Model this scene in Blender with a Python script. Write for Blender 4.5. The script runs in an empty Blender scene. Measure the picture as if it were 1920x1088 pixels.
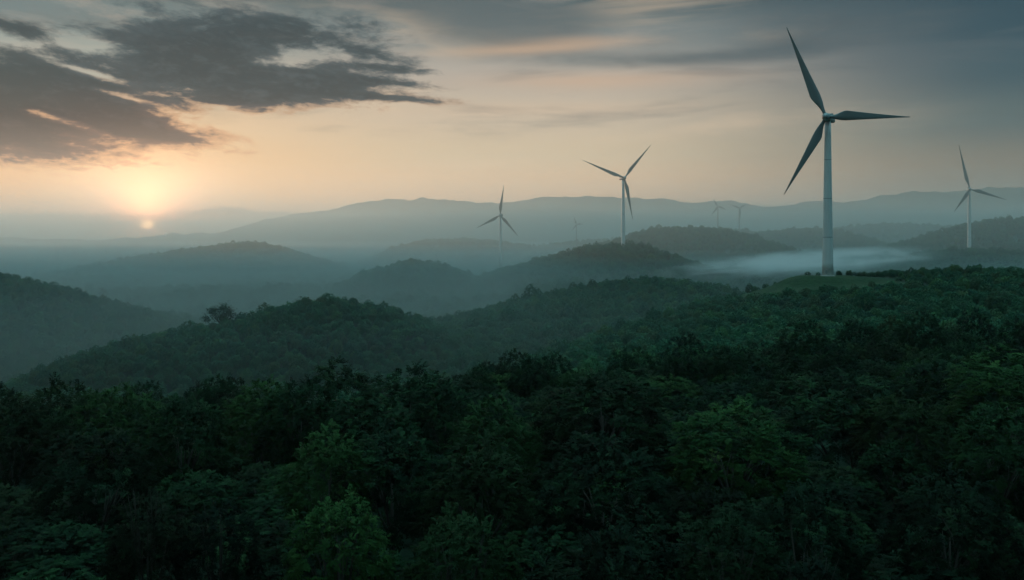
import bpy, bmesh, math, random
import numpy as np
from mathutils import Vector, Matrix, Euler

scene = bpy.context.scene
COL = scene.collection
R = math.radians

# ----------------------------------------------------------------------------
# camera, and a helper that turns a direction + distance into a world point
# ----------------------------------------------------------------------------
CAMZ = 100.0
FPX = 1600.0
HORIZON = 440.0          # image height of the true horizon; the camera looks level, its frame shifted down


def ray(px, py):
    return Vector(((px - 960) / FPX, 1.0, (HORIZON - py) / FPX))


def at(px, py, dist):
    d = ray(px, py)
    d = d * (dist / d.y)
    return Vector((d.x, d.y, d.z + CAMZ))


def azel(px, py):
    d = ray(px, py).normalized()
    return math.degrees(math.atan2(d.x, d.y)), math.degrees(math.asin(d.z))


cam_data = bpy.data.cameras.new('camera')
cam = bpy.data.objects.new('camera', cam_data)
COL.objects.link(cam)
cam.location = (0, 0, CAMZ)
cam.rotation_euler = (math.pi / 2, 0, 0)
cam_data.sensor_width = 36
cam_data.lens = 30
cam_data.shift_y = -(544 - HORIZON) / 1920
cam_data.clip_start = 0.5
cam_data.clip_end = 40000
scene.camera = cam


def tag(o, label, cat, group=None, kind=None):
    o['label'] = label
    o['category'] = cat
    if group:
        o['group'] = group
    if kind:
        o['kind'] = kind
    return o


def new_obj(name, mesh, mat=None, parent=None):
    o = bpy.data.objects.new(name, mesh)
    COL.objects.link(o)
    if mat is not None and mesh is not None:
        mesh.materials.clear()
        mesh.materials.append(mat)
    if parent:
        o.parent = parent
    return o


def empty(name, loc, rz=0.0):
    o = bpy.data.objects.new(name, None)
    COL.objects.link(o)
    o.location = loc
    o.rotation_euler = (0, 0, rz)
    o.empty_display_size = 1
    return o


def np_mesh(name, verts, faces, attr=None, smooth=False):
    """verts (N,3), faces (M,k) with constant k."""
    me = bpy.data.meshes.new(name)
    verts = np.asarray(verts, np.float32)
    faces = np.asarray(faces, np.int32)
    n, m, k = len(verts), len(faces), faces.shape[1]
    me.vertices.add(n)
    me.vertices.foreach_set('co', verts.ravel())
    me.loops.add(m * k)
    me.loops.foreach_set('vertex_index', faces.ravel())
    me.polygons.add(m)
    me.polygons.foreach_set('loop_start', np.arange(0, m * k, k, dtype=np.int32))
    if smooth:
        me.polygons.foreach_set('use_smooth', np.ones(m, bool))
    me.update(calc_edges=True)
    if attr:
        for key, val in attr.items():
            a = me.attributes.new(key, 'FLOAT', 'POINT')
            a.data.foreach_set('value', np.asarray(val, np.float32))
    return me


# ----------------------------------------------------------------------------
# node helpers
# ----------------------------------------------------------------------------
class X:
    """a socket with arithmetic, building Math nodes"""
    def __init__(s, nt, sock):
        s.nt, s.s = nt, sock

    def op(s, o, *a):
        n = s.nt.nodes.new('ShaderNodeMath')
        n.operation = o
        for i, v in enumerate((s,) + a):
            if isinstance(v, X):
                s.nt.links.new(v.s, n.inputs[i])
            else:
                n.inputs[i].default_value = v
        return X(s.nt, n.outputs[0])

    def __add__(s, o): return s.op('ADD', o)
    def __radd__(s, o): return s.op('ADD', o)
    def __sub__(s, o): return s.op('SUBTRACT', o)
    def __rsub__(s, o): return (s * -1.0) + o
    def __mul__(s, o): return s.op('MULTIPLY', o)
    def __rmul__(s, o): return s.op('MULTIPLY', o)
    def __truediv__(s, o): return s.op('DIVIDE', o)

    def clamp(s):
        return s.op('MAXIMUM', 0.0).op('MINIMUM', 1.0)

    def sstep(s, a, b):
        n = s.nt.nodes.new('ShaderNodeMapRange')
        n.interpolation_type = 'SMOOTHSTEP'
        s.nt.links.new(s.s, n.inputs['Value'])
        lo, hi = (0.0, 1.0)
        if a > b:
            a, b, lo, hi = b, a, 1.0, 0.0
        n.inputs['From Min'].default_value = a
        n.inputs['From Max'].default_value = b
        n.inputs['To Min'].default_value = lo
        n.inputs['To Max'].default_value = hi
        return X(s.nt, n.outputs['Result'])

    def exp(s):
        return s.op('EXPONENT')


def srgb(r, g, b):
    def f(c):
        c /= 255.0
        return c / 12.92 if c <= 0.04045 else ((c + 0.055) / 1.055) ** 2.4
    return (f(r), f(g), f(b), 1.0)


def mixc(nt, fac, a, b, mode='MIX'):
    n = nt.nodes.new('ShaderNodeMix')
    n.data_type = 'RGBA'
    n.blend_type = mode
    n.clamp_factor = True
    for v, i in ((fac, 0), (a, 6), (b, 7)):
        if isinstance(v, X):
            nt.links.new(v.s, n.inputs[i])
        else:
            n.inputs[i].default_value = v
    return X(nt, n.outputs[2])


def ramp(nt, val, stops, interp='EASE'):
    n = nt.nodes.new('ShaderNodeValToRGB')
    n.color_ramp.interpolation = interp
    el = n.color_ramp.elements
    while len(el) > 1:
        el.remove(el[-1])
    el[0].position, el[0].color = stops[0]
    for p, c in stops[1:]:
        e = el.new(p)
        e.color = c
    nt.links.new(val.s, n.inputs[0])
    return X(nt, n.outputs[0])


def noise(nt, vec, scale, detail=4, rough=0.5, distort=0.0):
    n = nt.nodes.new('ShaderNodeTexNoise')
    n.inputs['Scale'].default_value = scale
    n.inputs['Detail'].default_value = detail
    n.inputs['Roughness'].default_value = rough
    n.inputs['Distortion'].default_value = distort
    if vec is not None:
        nt.links.new(vec.s, n.inputs['Vector'])
    return X(nt, n.outputs['Fac'])


def combine(nt, x, y, z):
    n = nt.nodes.new('ShaderNodeCombineXYZ')
    for i, v in enumerate((x, y, z)):
        if isinstance(v, X):
            nt.links.new(v.s, n.inputs[i])
        else:
            n.inputs[i].default_value = v
    return X(nt, n.outputs[0])


# ----------------------------------------------------------------------------
# world: dusk sky with a low sun, a grey cloud deck, and torn cumulus
# ----------------------------------------------------------------------------
SUN_AZ, SUN_EL = azel(275, 421)
world = bpy.data.worlds.new('World')
scene.world = world
world.use_nodes = True
nt = world.node_tree
nt.nodes.clear()
tc = nt.nodes.new('ShaderNodeTexCoord')
sep = nt.nodes.new('ShaderNodeSeparateXYZ')
nt.links.new(tc.outputs['Generated'], sep.inputs[0])
dx, dy, dz = (X(nt, sep.outputs[i]) for i in range(3))
DEG = 180 / math.pi
az = dx.op('ARCTAN2', dy) * DEG
el = dz.op('ARCSINE') * DEG


def E(py, px=960):
    return azel(px, py)[1]


def erp(stops):
    """stops given as image heights of the horizon view -> elevation/40"""
    out = []
    for e, c in sorted(stops):
        out.append((max(0.0, e / 40.0), c))
    return out


eln = (el / 40.0).clamp()
left = ramp(nt, eln, erp([
    (0.0, srgb(170, 130, 96)), (E(400), srgb(226, 152, 98)), (E(370), srgb(232, 168, 114)),
    (E(310), srgb(216, 174, 134)), (E(250), srgb(206, 182, 154)), (E(150), srgb(150, 164, 160)), (E(70), srgb(94, 122, 128)),
    (E(0), srgb(62, 92, 100)), (24, srgb(80, 112, 122)), (40, srgb(84, 122, 134))]))
mid = ramp(nt, eln, erp([
    (0.0, srgb(180, 148, 120)), (E(380), srgb(216, 172, 132)), (E(345), srgb(212, 180, 145)),
    (E(290), srgb(200, 182, 154)), (E(210), srgb(194, 180, 160)), (E(140), srgb(172, 166, 156)),
    (E(70), srgb(122, 132, 132)), (E(0), srgb(70, 92, 98)), (24, srgb(80, 112, 122)), (40, srgb(84, 122, 134))]))
right = ramp(nt, eln, erp([
    (0.0, srgb(96, 94, 92)), (E(380), srgb(126, 116, 104)), (E(330), srgb(124, 118, 106)),
    (E(250), srgb(90, 106, 107)), (E(170), srgb(64, 88, 97)), (E(90), srgb(50, 77, 89)),
    (E(0), srgb(42, 67, 79)), (24, srgb(66, 96, 108)), (40, srgb(84, 122, 134))]))
back = ramp(nt, eln, erp([
    (0.0, srgb(44, 62, 70)), (10, srgb(46, 66, 74)), (40, srgb(70, 104, 116))]))
t1 = az.sstep(-27.0, -3.0)
t2 = az.sstep(4.0, 31.0)
base = mixc(nt, t1, left, mid)
base = mixc(nt, t2, base, right)
absaz = az.op('ABSOLUTE')
zen = el.sstep(46.0, 76.0)
base = mixc(nt, absaz.sstep(38.0, 80.0), base, back)
base = mixc(nt, zen, base, (1.12, 2.50, 2.70, 1))      # added bright zenith, out of view, to light the treetops from above

# thin high streaks, drawn out along the horizon
hv = combine(nt, az * 0.055, el * 0.34, 3.1)
n_streak = noise(nt, hv, 1.0, 5, 0.55, 0.35)
hv2 = combine(nt, az * 0.16 + el * 0.12, el * 0.75, 7.7)
n_fine = noise(nt, hv2, 1.0, 6, 0.6, 0.5)
upper = el.sstep(2.5, 7.0)
lit = n_streak.sstep(0.52, 0.72) * upper * az.sstep(31.0, 6.0)
base = mixc(nt, lit * 0.5, base, srgb(222, 196, 166))
drk = n_streak.sstep(0.47, 0.30) * el.sstep(4.0, 9.0)
base = mixc(nt, drk * 0.5, base, srgb(84, 98, 104))
mott = n_fine.sstep(0.45, 0.70) * el.sstep(7.0, 11.0) * az.sstep(20.0, 2.0)
base = mixc(nt, mott * 0.42, base, srgb(168, 160, 150))


def blob(cx, cy, rx, ry, amp=1.0, tilt=0.0):
    a0, e0 = azel(cx, cy)
    k = math.cos(R(a0))
    sx, sy = rx / 1600 * DEG * k * k, ry / 1600 * DEG * k
    u = az - a0
    v = el - e0
    if tilt:
        v = v + u * tilt
    q = (u / sx).op('POWER', 2.0) + (v / sy).op('POWER', 2.0)
    return (q * -1.0).exp() * amp


# soft grey-blue sheets, upper centre and right
soft = blob(960, 40, 190, 62, 1.0, 0.05) + blob(1300, 112, 330, 22, .75) + blob(1560, 30, 300, 70, .6) \
    + blob(1250, 190, 260, 16, .35) + blob(640, -10, 260, 34, .6)
soft = soft + (n_streak - 0.5) * 1.3 + (n_fine - 0.5) * .5
base = mixc(nt, soft.sstep(0.30, 0.95) * az.sstep(-16.0, -6.0) * 0.85, base, mixc(nt, az.sstep(0.0, 24.0), srgb(82, 98, 103), srgb(66, 84, 92)))
warm = blob(1000, 92, 170, 10, 1.0, -0.04) + blob(1130, 152, 240, 17, .9) + blob(1080, 75, 120, 9, .5) + blob(1000, 205, 260, 14, .35)
warm = warm * (0.55 + n_fine * .9)
base = mixc(nt, warm.clamp() * 0.55, base, srgb(206, 172, 142))

# glow of the hidden sun
ga, ge = azel(272, 360)
glow = (((az - ga) / 4.4).op('POWER', 2.0) + ((el - ge) / 1.9).op('POWER', 2.0)) * -1.0
base = mixc(nt, glow.exp() * 0.68, base, (1.45, 1.12, .78, 1))
glow2 = (((az - ga) / 13.0).op('POWER', 2.0) + ((el - ge) / 5.0).op('POWER', 2.0)) * -1.0
base = mixc(nt, glow2.exp() * 0.40, base, srgb(255, 208, 146))

# dark torn clouds on the left
shape = (blob(330, 85, 150, 62, .85) + blob(560, 62, 170, 34, .95, 0.03) + blob(420, 130, 200, 48, .85) + blob(600, 150, 190, 34, .78, 0.05)
         + blob(470, 182, 215, 22, .70) + blob(40, 170, 220, 80, 1.15, 0.06) + blob(190, 205, 190, 44, .80, 0.22)
         + blob(10, 262, 230, 40, 1.1, 0.06) + blob(270, 250, 150, 18, .75, 0.1) + blob(45, 62, 75, 18, .80, 0.22)
         + blob(690, 98, 75, 11, .62, 0.10) + blob(725, 128, 90, 7, .60, 0.06) + blob(725, 154, 95, 7, .60, 0.05) + blob(730, 184, 120, 6, .55, 0.04)
         - blob(545, 112, 85, 14, .8, -0.12) - blob(120, 82, 130, 14, .7) - blob(130, 230, 80, 8, .8, 0.25) - blob(60, 208, 60, 6, .5, 0.1)
         - blob(172, 138, 90, 8, .95, 0.25) - blob(228, 181, 62, 6, .8, 0.22) - blob(330, 165, 60, 7, .5, 0.1))
slant = el + az * 0.06
cv = combine(nt, az * 0.17, slant * 0.60, 1.3)
c1 = noise(nt, cv, 1.0, 9, 0.66, 0.7)
cv2 = combine(nt, az * 0.50, slant * 1.45, 9.2)
c2 = noise(nt, cv2, 1.0, 6, 0.6, 0.4)
cv3 = combine(nt, az * 1.3, slant * 3.0, 5.5)
c3 = noise(nt, cv3, 1.0, 5, 0.58, 0.3)
cl = shape + ((c1 - 0.5) * 2.0 + (c2 - 0.5) * 1.5 + (c3 - 0.5) * .6) * shape.sstep(0.0, 0.28)
mask = cl.sstep(0.12, 0.84)
thick = cl.sstep(0.42, 1.25)
low = el.sstep(9.5, 4.5)
near_sun = (((az - ga) / 16.0).op('POWER', 2.0) * -1.0).exp()
ccol = mixc(nt, low * (0.25 + near_sun * .75), srgb(62, 80, 86), srgb(158, 116, 96))
cdark = mixc(nt, low, srgb(34, 54, 61), srgb(88, 76, 72))
ccol = mixc(nt, thick, ccol, cdark)
ccol = mixc(nt, (c2 * .6 + c3 * .4).sstep(0.46, 0.68) * 0.4, ccol, mixc(nt, low, srgb(82, 98, 104), srgb(132, 108, 96)))
ccol = mixc(nt, az.sstep(-26.0, -31.0) * .5 * el.sstep(5.0, 8.0), ccol, srgb(38, 58, 62))
base = mixc(nt, mask * 0.94, base, ccol)
rim = mask * (1.0 - mask) * 4.0
base = mixc(nt, rim.clamp() * el.sstep(10.5, 6.0) * 0.55, base, srgb(226, 170, 124))

# grey bank low over the horizon, with the sun burning through
bn = noise(nt, combine(nt, az * 0.22, el * 0.5, 4.4), 1.0, 6, 0.55)
bn2 = noise(nt, combine(nt, az * 1.3, el * 1.3, 2.2), 1.0, 4, 0.55)
top_el = blob(440, 380, 95, 4000, 0.42) + blob(270, 380, 160, 4000, .12) + 1.28 + (bn - 0.5) * 0.9 + (bn2 - .5) * .45
bank = (top_el - el).sstep(-0.05, 0.22)
bcol = mixc(nt, az.sstep(-30.0, -14.0), srgb(92, 72, 62), srgb(112, 88, 76))
base = mixc(nt, bank * az.sstep(6.0, -4.0) * 0.92, base, bcol)
sd = ((az - SUN_AZ).op('POWER', 2.0) + (el - SUN_EL).op('POWER', 2.0))
halo = ((sd.op('SQRT') / 0.9) * -1.0).exp()
base = mixc(nt, halo * 0.8, base, (19.0, 7.6, 2.9, 1))
halo2 = ((sd.op('SQRT') / 3.2) * -1.0).exp()
base = mixc(nt, halo2 * 0.45 * el.sstep(2.2, 0.8), base, (6.0, 2.8, 1.45, 1))
disc = (((((az - SUN_AZ) / 0.34).op('POWER', 2.0)) + (((el - SUN_EL) / 0.17).op('POWER', 2.0))) * -1.0).exp()
base = mixc(nt, disc, base, (58.0, 31.0, 12.0, 1))

gain = ((el.op('MAXIMUM', 0.0) / 2.6) * -1.0).exp() * az.sstep(30.0, 0.0) * absaz.sstep(80.0, 45.0) * 0.85 * (1.0 - mask * (1.0 - bank) * .9) * (1.0 - bank * .7) + 1.0
base = mixc(nt, 1.0, base, combine(nt, gain, gain, gain), 'MULTIPLY')
# physical dusk sky underneath
sky = nt.nodes.new('ShaderNodeTexSky')
sky.sky_type = 'NISHITA'
sky.sun_disc = False
sky.sun_elevation = R(SUN_EL + 2.9)
sky.sun_rotation = R(SUN_AZ)
sky.dust_density = 4.0
sky.air_density = 1.0
SKY_W = 0.03
skyc = X(nt, sky.outputs[0])
bgn = nt.nodes.new('ShaderNodeBackground')
BG = 0.1
tot = mixc(nt, 1.0, base, (10, 10, 10, 1), 'MULTIPLY')
skyw = mixc(nt, 1.0, skyc, (SKY_W, SKY_W, SKY_W, 1), 'MULTIPLY')
skyw = mixc(nt, mask * .95, skyw, (0, 0, 0, 1))      # clouds stand in front of the clear sky
tot = mixc(nt, 1.0, tot, skyw, 'ADD')
nt.links.new(tot.s, bgn.inputs['Color'])
bgn.inputs['Strength'].default_value = BG
wo = nt.nodes.new('ShaderNodeOutputWorld')
nt.links.new(bgn.outputs[0], wo.inputs['Surface'])
try:
    world.cycles.sampling_method = 'MANUAL'
    world.cycles.sample_map_resolution = 1024
except Exception:
    pass

sun_d = bpy.data.lights.new('sun', 'SUN')
sun_d.energy = 2.0
sun_d.angle = R(1.5)
sun_d.color = (1.0, 0.60, 0.40)
sun = bpy.data.objects.new('sun', sun_d)
COL.objects.link(sun)
_sa, _se = R(SUN_AZ), R(SUN_EL + 2.9)
sdir = Vector((math.sin(_sa) * math.cos(_se), math.cos(_sa) * math.cos(_se), math.sin(_se)))
sun.rotation_euler = (-sdir).to_track_quat('-Z', 'Y').to_euler()
sun.location = (-300, 500, 400)


# ----------------------------------------------------------------------------
# terrain: ridges laid out in the world, each with its crest and its slopes
# ----------------------------------------------------------------------------
def crest(pts, th):
    """crest points (view column, view height, metres away); th = height of the trees that stand on it"""
    P = np.array([tuple(at(px, py, d) - Vector((0, 0, th))) for px, py, d in pts])
    return P[np.argsort(P[:, 0])]


# (crest, width of slope on the near side, width on the far side, end softness, waviness)
RIDGES = [
    # hill that carries the tallest turbine
    (crest([(820, 740, 300), (900, 712, 310), (1040, 668, 330), (1150, 627, 355), (1260, 586, 390), (1320, 563, 410), (1370, 547, 424), (1440, 529, 436), (1540, 515, 440), (1640, 508, 446),
            (1720, 501, 452), (1820, 503, 455), (1930, 511, 455), (2150, 530, 440), (2500, 560, 420)], 3.8), 470, 90, 80, .5),
    # wooded spur to its left
    (crest([(440, 712, 380), (560, 678, 410), (680, 645, 450), (800, 603, 520), (960, 562, 570), (1100, 533, 600), (1180, 524, 610), (1240, 521, 615),
            (1330, 531, 610), (1400, 552, 600), (1500, 580, 590)], 6.0), 310, 100, 70, .5),
    # lone-tree ridge
    (crest([(-120, 770, 330), (30, 705, 350), (110, 667, 370), (200, 640, 385), (300, 618, 400), (400, 600, 412), (500, 573, 425),
            (560, 560, 432), (625, 553, 436), (700, 567, 440), (790, 592, 440), (880, 630, 440)], 6.2), 92, 90, 60, .5),
    # dark hill entering from the left
    (crest([(-700, 500, 640), (-300, 490, 660), (-80, 505, 665), (0, 520, 665), (100, 545, 660), (200, 578, 650), (320, 606, 640), (420, 625, 640)], 5), 170, 120, 80, .5),
    # hill with the second and third turbines
    (crest([(680, 625, 1030), (780, 590, 1080), (850, 545, 1150), (938, 504, 1255), (1000, 490, 1180), (1060, 474, 1110), (1120, 461, 1050),
            (1167, 457, 1024), (1210, 463, 1010), (1250, 475, 1000), (1310, 495, 980), (1400, 530, 960)], 6), 190, 160, 90, .8),
    # small round hill
    (crest([(560, 570, 1150), (620, 540, 1160), (700, 505, 1170), (780, 488, 1180), (830, 497, 1180), (890, 522, 1180), (980, 560, 1180)], 6), 170, 150, 90, .8),
    # misty lumps in the valley on the left
    (crest([(200, 580, 980), (300, 556, 1000), (380, 541, 1020), (450, 552, 1030), (520, 536, 1060), (600, 552, 1060), (680, 580, 1060)], 6), 150, 140, 90, 1),
    # broad hill below the sun
    (crest([(-150, 560, 1650), (30, 535, 1680), (130, 511, 1700), (240, 485, 1720), (330, 470, 1740), (400, 461, 1750), (470, 453, 1750), (530, 465, 1740),
            (600, 490, 1720), (660, 511, 1700), (760, 540, 1700)], 7), 260, 220, 150, 1.2),
    # faint hill behind the small round one
    (crest([(600, 515, 2250), (690, 487, 2250), (740, 465, 2250), (790, 451, 2280), (870, 447, 2300), (960, 455, 2300), (1040, 470, 2300), (1120, 490, 2300)], 7), 300, 260, 160, 1.5),
    # two hills behind the second turbine
    (crest([(1050, 490, 1480), (1130, 456, 1500), (1210, 431, 1500), (1290, 424, 1500), (1350, 429, 1490), (1410, 442, 1470), (1480, 466, 1440), (1560, 500, 1420)], 7), 230, 200, 110, 1),
    (crest([(1360, 455, 1900), (1420, 438, 1900), (1510, 427, 1900), (1560, 431, 1890), (1610, 443, 1880), (1670, 462, 1860), (1740, 490, 1850)], 7), 250, 220, 130, 1.2),
    # slope of the right-hand turbine and the hill above it
    (crest([(1600, 510, 1090), (1660, 493, 1110), (1750, 474, 1130), (1817, 468, 1133), (1920, 474, 1133), (2100, 480, 1133), (2300, 490, 1133)], 5), 170, 160, 90, .8),
    (crest([(1560, 505, 1420), (1640, 476, 1440), (1720, 450, 1460), (1800, 425, 1480), (1860, 413, 1480), (1930, 407, 1480), (2100, 400, 1480), (2400, 420, 1480)], 6), 220, 220, 110, 1),
    # rises under the faint far turbines
    (crest([(1000, 462, 2350), (1080, 452, 2350), (1200, 446, 2300), (1340, 428, 2150), (1390, 431, 2150), (1500, 440, 2200), (1590, 424, 2300), (1700, 418, 2300),
            (1780, 424, 2300), (1900, 440, 2300)], 7), 220, 220, 200, 2),
    # last mountains
    (crest([(-600, 452, 3900), (0, 446, 3900), (140, 449, 3900), (290, 443, 3900), (380, 437, 3900), (440, 428, 3900), (490, 415, 3900), (530, 404, 3900), (600, 393, 3900), (660, 382, 3900), (720, 375, 3900), (800, 369, 3900), (850, 372, 3900), (900, 378, 3900), (950, 378, 3900), (1000, 372, 3900),
            (1100, 366, 3900), (1160, 370, 3900), (1240, 371, 3900), (1330, 376, 3900), (1450, 386, 3900), (1560, 392, 3900), (1700, 396, 3900), (2000, 396, 3900), (2600, 420, 3900)], 6), 520, 500, 300, 9),
    (crest([(1340, 404, 3500), (1430, 388, 3500), (1500, 378, 3500), (1560, 376, 3500), (1640, 368, 3500), (1720, 359, 3500), (1800, 353, 3500), (1900, 350, 3500),
            (2050, 352, 3500), (2300, 370, 3500)], 6), 450, 450, 300, 7),
]
rs = np.random.RandomState(5)
_W = [(rs.uniform(0, 2 * math.pi), rs.uniform(0, 2 * math.pi), rs.uniform(.8, 1.25)) for _ in range(24)]


def waves(x, y, lam, seed=0):
    s = np.zeros_like(x)
    for i in range(8):
        a, p, q = _W[(seed * 8 + i) % 24]
        k = 2 * math.pi / (lam * q * (0.55 ** (i // 3)))
        s += (0.6 ** (i // 3)) * np.sin(k * (x * math.cos(a) + y * math.sin(a)) + p)
    return s / 3.0


def smax(a, b, k):
    h = np.clip(0.5 + 0.5 * (a - b) / k, 0, 1)
    return b * (1 - h) + a * h + k * h * (1 - h)


T1 = at(1552, 517.5, 440)     # foot of the tallest turbine


def valley(x, y):
    d = np.hypot(x, y)
    z = np.full_like(x, 22.0)
    z = z + 4 * waves(x, y, 420, 1)
    z = z - 30 * np.clip((d - 1500) / 2500, 0, 1)
    return z


def near_ground(x, y):
    """the wooded shelf below the camera, dropping away towards the valley on the left"""
    d = np.hypot(x, np.maximum(y, 0))
    s = np.clip((x + 60) / 120, 0, 1)
    s = s * s * (3 - 2 * s)
    s2 = np.clip((x - 20) / 110, 0, 1)
    edge = 140 + 80 * s2 * s2 * (3 - 2 * s2) + 20 * waves(x, y, 90, 2)
    fall = np.clip((np.maximum(y, 0) - edge) / (170 + 35 * s), 0, 1)
    fall = np.where(fall < .75, fall ** 2 * 1.2, 1 - (1 - fall) ** 1.6 * 2.98)
    fall = np.clip(fall, 0, 1)
    top = 65.5 + 1.3 * waves(x, y, 60, 0) - 2.5 * (1 - s) + np.clip(x - 30, 0, 80) * .03
    back = np.clip((-y) / 400, 0, 1)
    top = top - 4.5 * (1 - s) * np.clip((y - 90) / 60, 0, 1)
    return top - fall * (46 - 24 * s) - back * 20


def height(x, y):
    x = np.asarray(x, float)
    y = np.asarray(y, float)
    z = smax(valley(x, y), near_ground(x, y), 6.0)
    for P, wn, wf, es, wav in RIDGES:
        cy = np.interp(x, P[:, 0], P[:, 1])
        cz = np.interp(x, P[:, 0], P[:, 2])
        out = np.maximum(P[0, 0] - x, 0) + np.maximum(x - P[-1, 0], 0)
        dy = y - cy
        w = np.where(dy < 0, wn, wf)
        b = 12.0
        g = np.exp(-(np.abs(dy) / w) ** 2.0) * np.exp(-(out / es) ** 2)
        hz = b + (cz - b) * g + wav * waves(x, y, 60 + wav * 45, 1) * np.clip(g * 1.3, 0, 1)
        if wn > 400 and wf > 200:
            hz = hz + (5 * waves(x, y, 130, 2) + 2.5 * waves(x, y, 60, 0)) * np.clip(g * 1.5, 0, 1)
        z = smax(hz, z, 5.0)
    # levelled pad round the tallest turbine
    q = np.hypot((x - T1.x) / 20, (y - T1.y) / 14)
    p = np.clip(1.7 - q, 0, 1)
    p = p * p * (3 - 2 * p)
    z = z * (1 - p) + T1.z * p
    return z


def hgt(x, y):
    return float(height(np.array([x]), np.array([y]))[0])


def meadow(x, y):
    """1 inside the mown clearing on the hilltop"""
    q = np.hypot((x - (T1.x - 13)) / 38, (y - (T1.y - 20)) / 28)
    q2 = np.hypot((x - (T1.x - 34)) / 22, (y - (T1.y - 12)) / 18)
    q = np.minimum(q, q2) + 0.22 * waves(x, y, 26, 1)
    return np.clip((1.12 - q) / 0.22, 0, 1)


def make_ground():
    a = np.concatenate([np.arange(-50, 50.01, 0.16), np.arange(52, 308, 3.0)])
    a = np.radians(a)
    r = np.exp(np.linspace(math.log(4), math.log(6600), 470))
    A, RR = np.meshgrid(a, r)
    xs = RR * np.sin(A)
    ys = RR * np.cos(A)
    zs = height(xs, ys)
    na, nr = len(a), len(r)
    v = np.stack([xs, ys, zs], -1).reshape(-1, 3)
    v = np.vstack([v, [[0, 0, hgt(0, 0)]]])
    i, j = np.meshgrid(np.arange(nr - 1), np.arange(na), indexing='ij')
    j2 = (j + 1) % na
    f = np.stack([i * na + j, i * na + j2, (i + 1) * na + j2, (i + 1) * na + j], -1).reshape(-1, 4)
    f = f[:, ::-1]
    c = len(v) - 1
    jj = np.arange(na)
    ctr = np.stack([np.full(na, c), (jj + 1) % na, jj, jj], -1)
    me = np_mesh('terrain', v[:-1], f, {'meadow': meadow(v[:-1, 0], v[:-1, 1])}, True)
    return me, float(zs.min())


def mat_new(name):
    m = bpy.data.materials.new(name)
    m.use_nodes = True
    m.node_tree.nodes.clear()
    return m, m.node_tree


def out_surface(n, shader):
    o = n.nodes.new('ShaderNodeOutputMaterial')
    n.links.new(shader, o.inputs['Surface'])
    return o


def mat_ground():
    m, n = mat_new('hill_ground')
    at_ = n.nodes.new('ShaderNodeAttribute')
    at_.attribute_name = 'meadow'
    g = n.nodes.new('ShaderNodeNewGeometry')
    pos = X(n, g.outputs['Position'])
    n1 = noise(n, pos, 0.05, 6, 0.6)
    n2 = noise(n, pos, 0.45, 5, 0.65)
    wood = mixc(n, n1.sstep(.35, .65), (0.010, 0.028, 0.020, 1), (0.020, 0.052, 0.030, 1))
    wood = mixc(n, n2.sstep(.4, .7) * .6, wood, (0.012, 0.026, 0.014, 1))
    grass = mixc(n, n2.sstep(.35, .7), (0.008, 0.030, 0.012, 1), (0.018, 0.050, 0.018, 1))
    grass = mixc(n, n1.sstep(.50, .62) * .4, grass, (0.04, 0.062, 0.03, 1))
    c = mixc(n, X(n, at_.outputs['Fac']), wood, grass)
    b = n.nodes.new('ShaderNodeBsdfPrincipled')
    n.links.new(c.s, b.inputs['Base Color'])
    b.inputs['Roughness'].default_value = .9
    b.inputs['Specular IOR Level'].default_value = .15
    bp = n.nodes.new('ShaderNodeBump')
    bp.inputs['Strength'].default_value = .7
    bp.inputs['Distance'].default_value = .8
    n.links.new(n2.s, bp.inputs['Height'])
    n.links.new(bp.outputs[0], b.inputs['Normal'])
    out_surface(n, b.outputs[0])
    return m


M_GROUND = mat_ground()
gme, ZMIN = make_ground()
ground = new_obj('terrain', gme, M_GROUND)
tag(ground, 'rolling dark green hill ground with a mown grass clearing on the highest near hilltop', 'terrain', kind='structure')


# ----------------------------------------------------------------------------
# trees
# ----------------------------------------------------------------------------
def mat_leaf(name, lo, hi, pale):
    m, n = mat_new(name)
    oi = n.nodes.new('ShaderNodeObjectInfo')
    rnd = X(n, oi.outputs['Random'])
    at_ = n.nodes.new('ShaderNodeAttribute')
    at_.attribute_name = 'tone'
    tone = X(n, at_.outputs['Fac'])
    c = mixc(n, rnd, lo, hi)
    c = mixc(n, tone.sstep(.35, 1.0) * .60, c, pale)
    r2 = (rnd * 7.31).op('FRACT')
    c = mixc(n, r2.sstep(.72, 1.0) * .55, c, (pale[0] * 1.25, pale[1] * 1.1, pale[2] * .8, 1))
    r3 = (rnd * 23.17).op('FRACT')
    c = mixc(n, r3.sstep(.70, .95) * .5, c, (lo[1] * .95, lo[1] * 1.15, lo[2] * .9, 1))
    c = mixc(n, (1.0 - r3).sstep(.78, .98) * .45, c, (lo[0] * .6, lo[1] * .75, lo[2] * 1.1, 1))
    b = n.nodes.new('ShaderNodeBsdfPrincipled')
    n.links.new(c.s, b.inputs['Base Color'])
    b.inputs['Roughness'].default_value = .55
    b.inputs['Specular IOR Level'].default_value = .06
    t = n.nodes.new('ShaderNodeBsdfTranslucent')
    n.links.new(c.s, t.inputs['Color'])
    mx = n.nodes.new('ShaderNodeMixShader')
    mx.inputs[0].default_value = .2
    n.links.new(b.outputs[0], mx.inputs[1])
    n.links.new(t.outputs[0], mx.inputs[2])
    out_surface(n, mx.outputs[0])
    return m


def mat_bark():
    m, n = mat_new('bark')
    g = n.nodes.new('ShaderNodeTexCoord')
    k = noise(n, X(n, g.outputs['Object']), 6.0, 5, .65)
    c = mixc(n, k, (0.025, 0.022, 0.018, 1), (0.06, 0.052, 0.042, 1))
    b = n.nodes.new('ShaderNodeBsdfPrincipled')
    n.links.new(c.s, b.inputs['Base Color'])
    b.inputs['Roughness'].default_value = .9
    out_surface(n, b.outputs[0])
    return m


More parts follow.
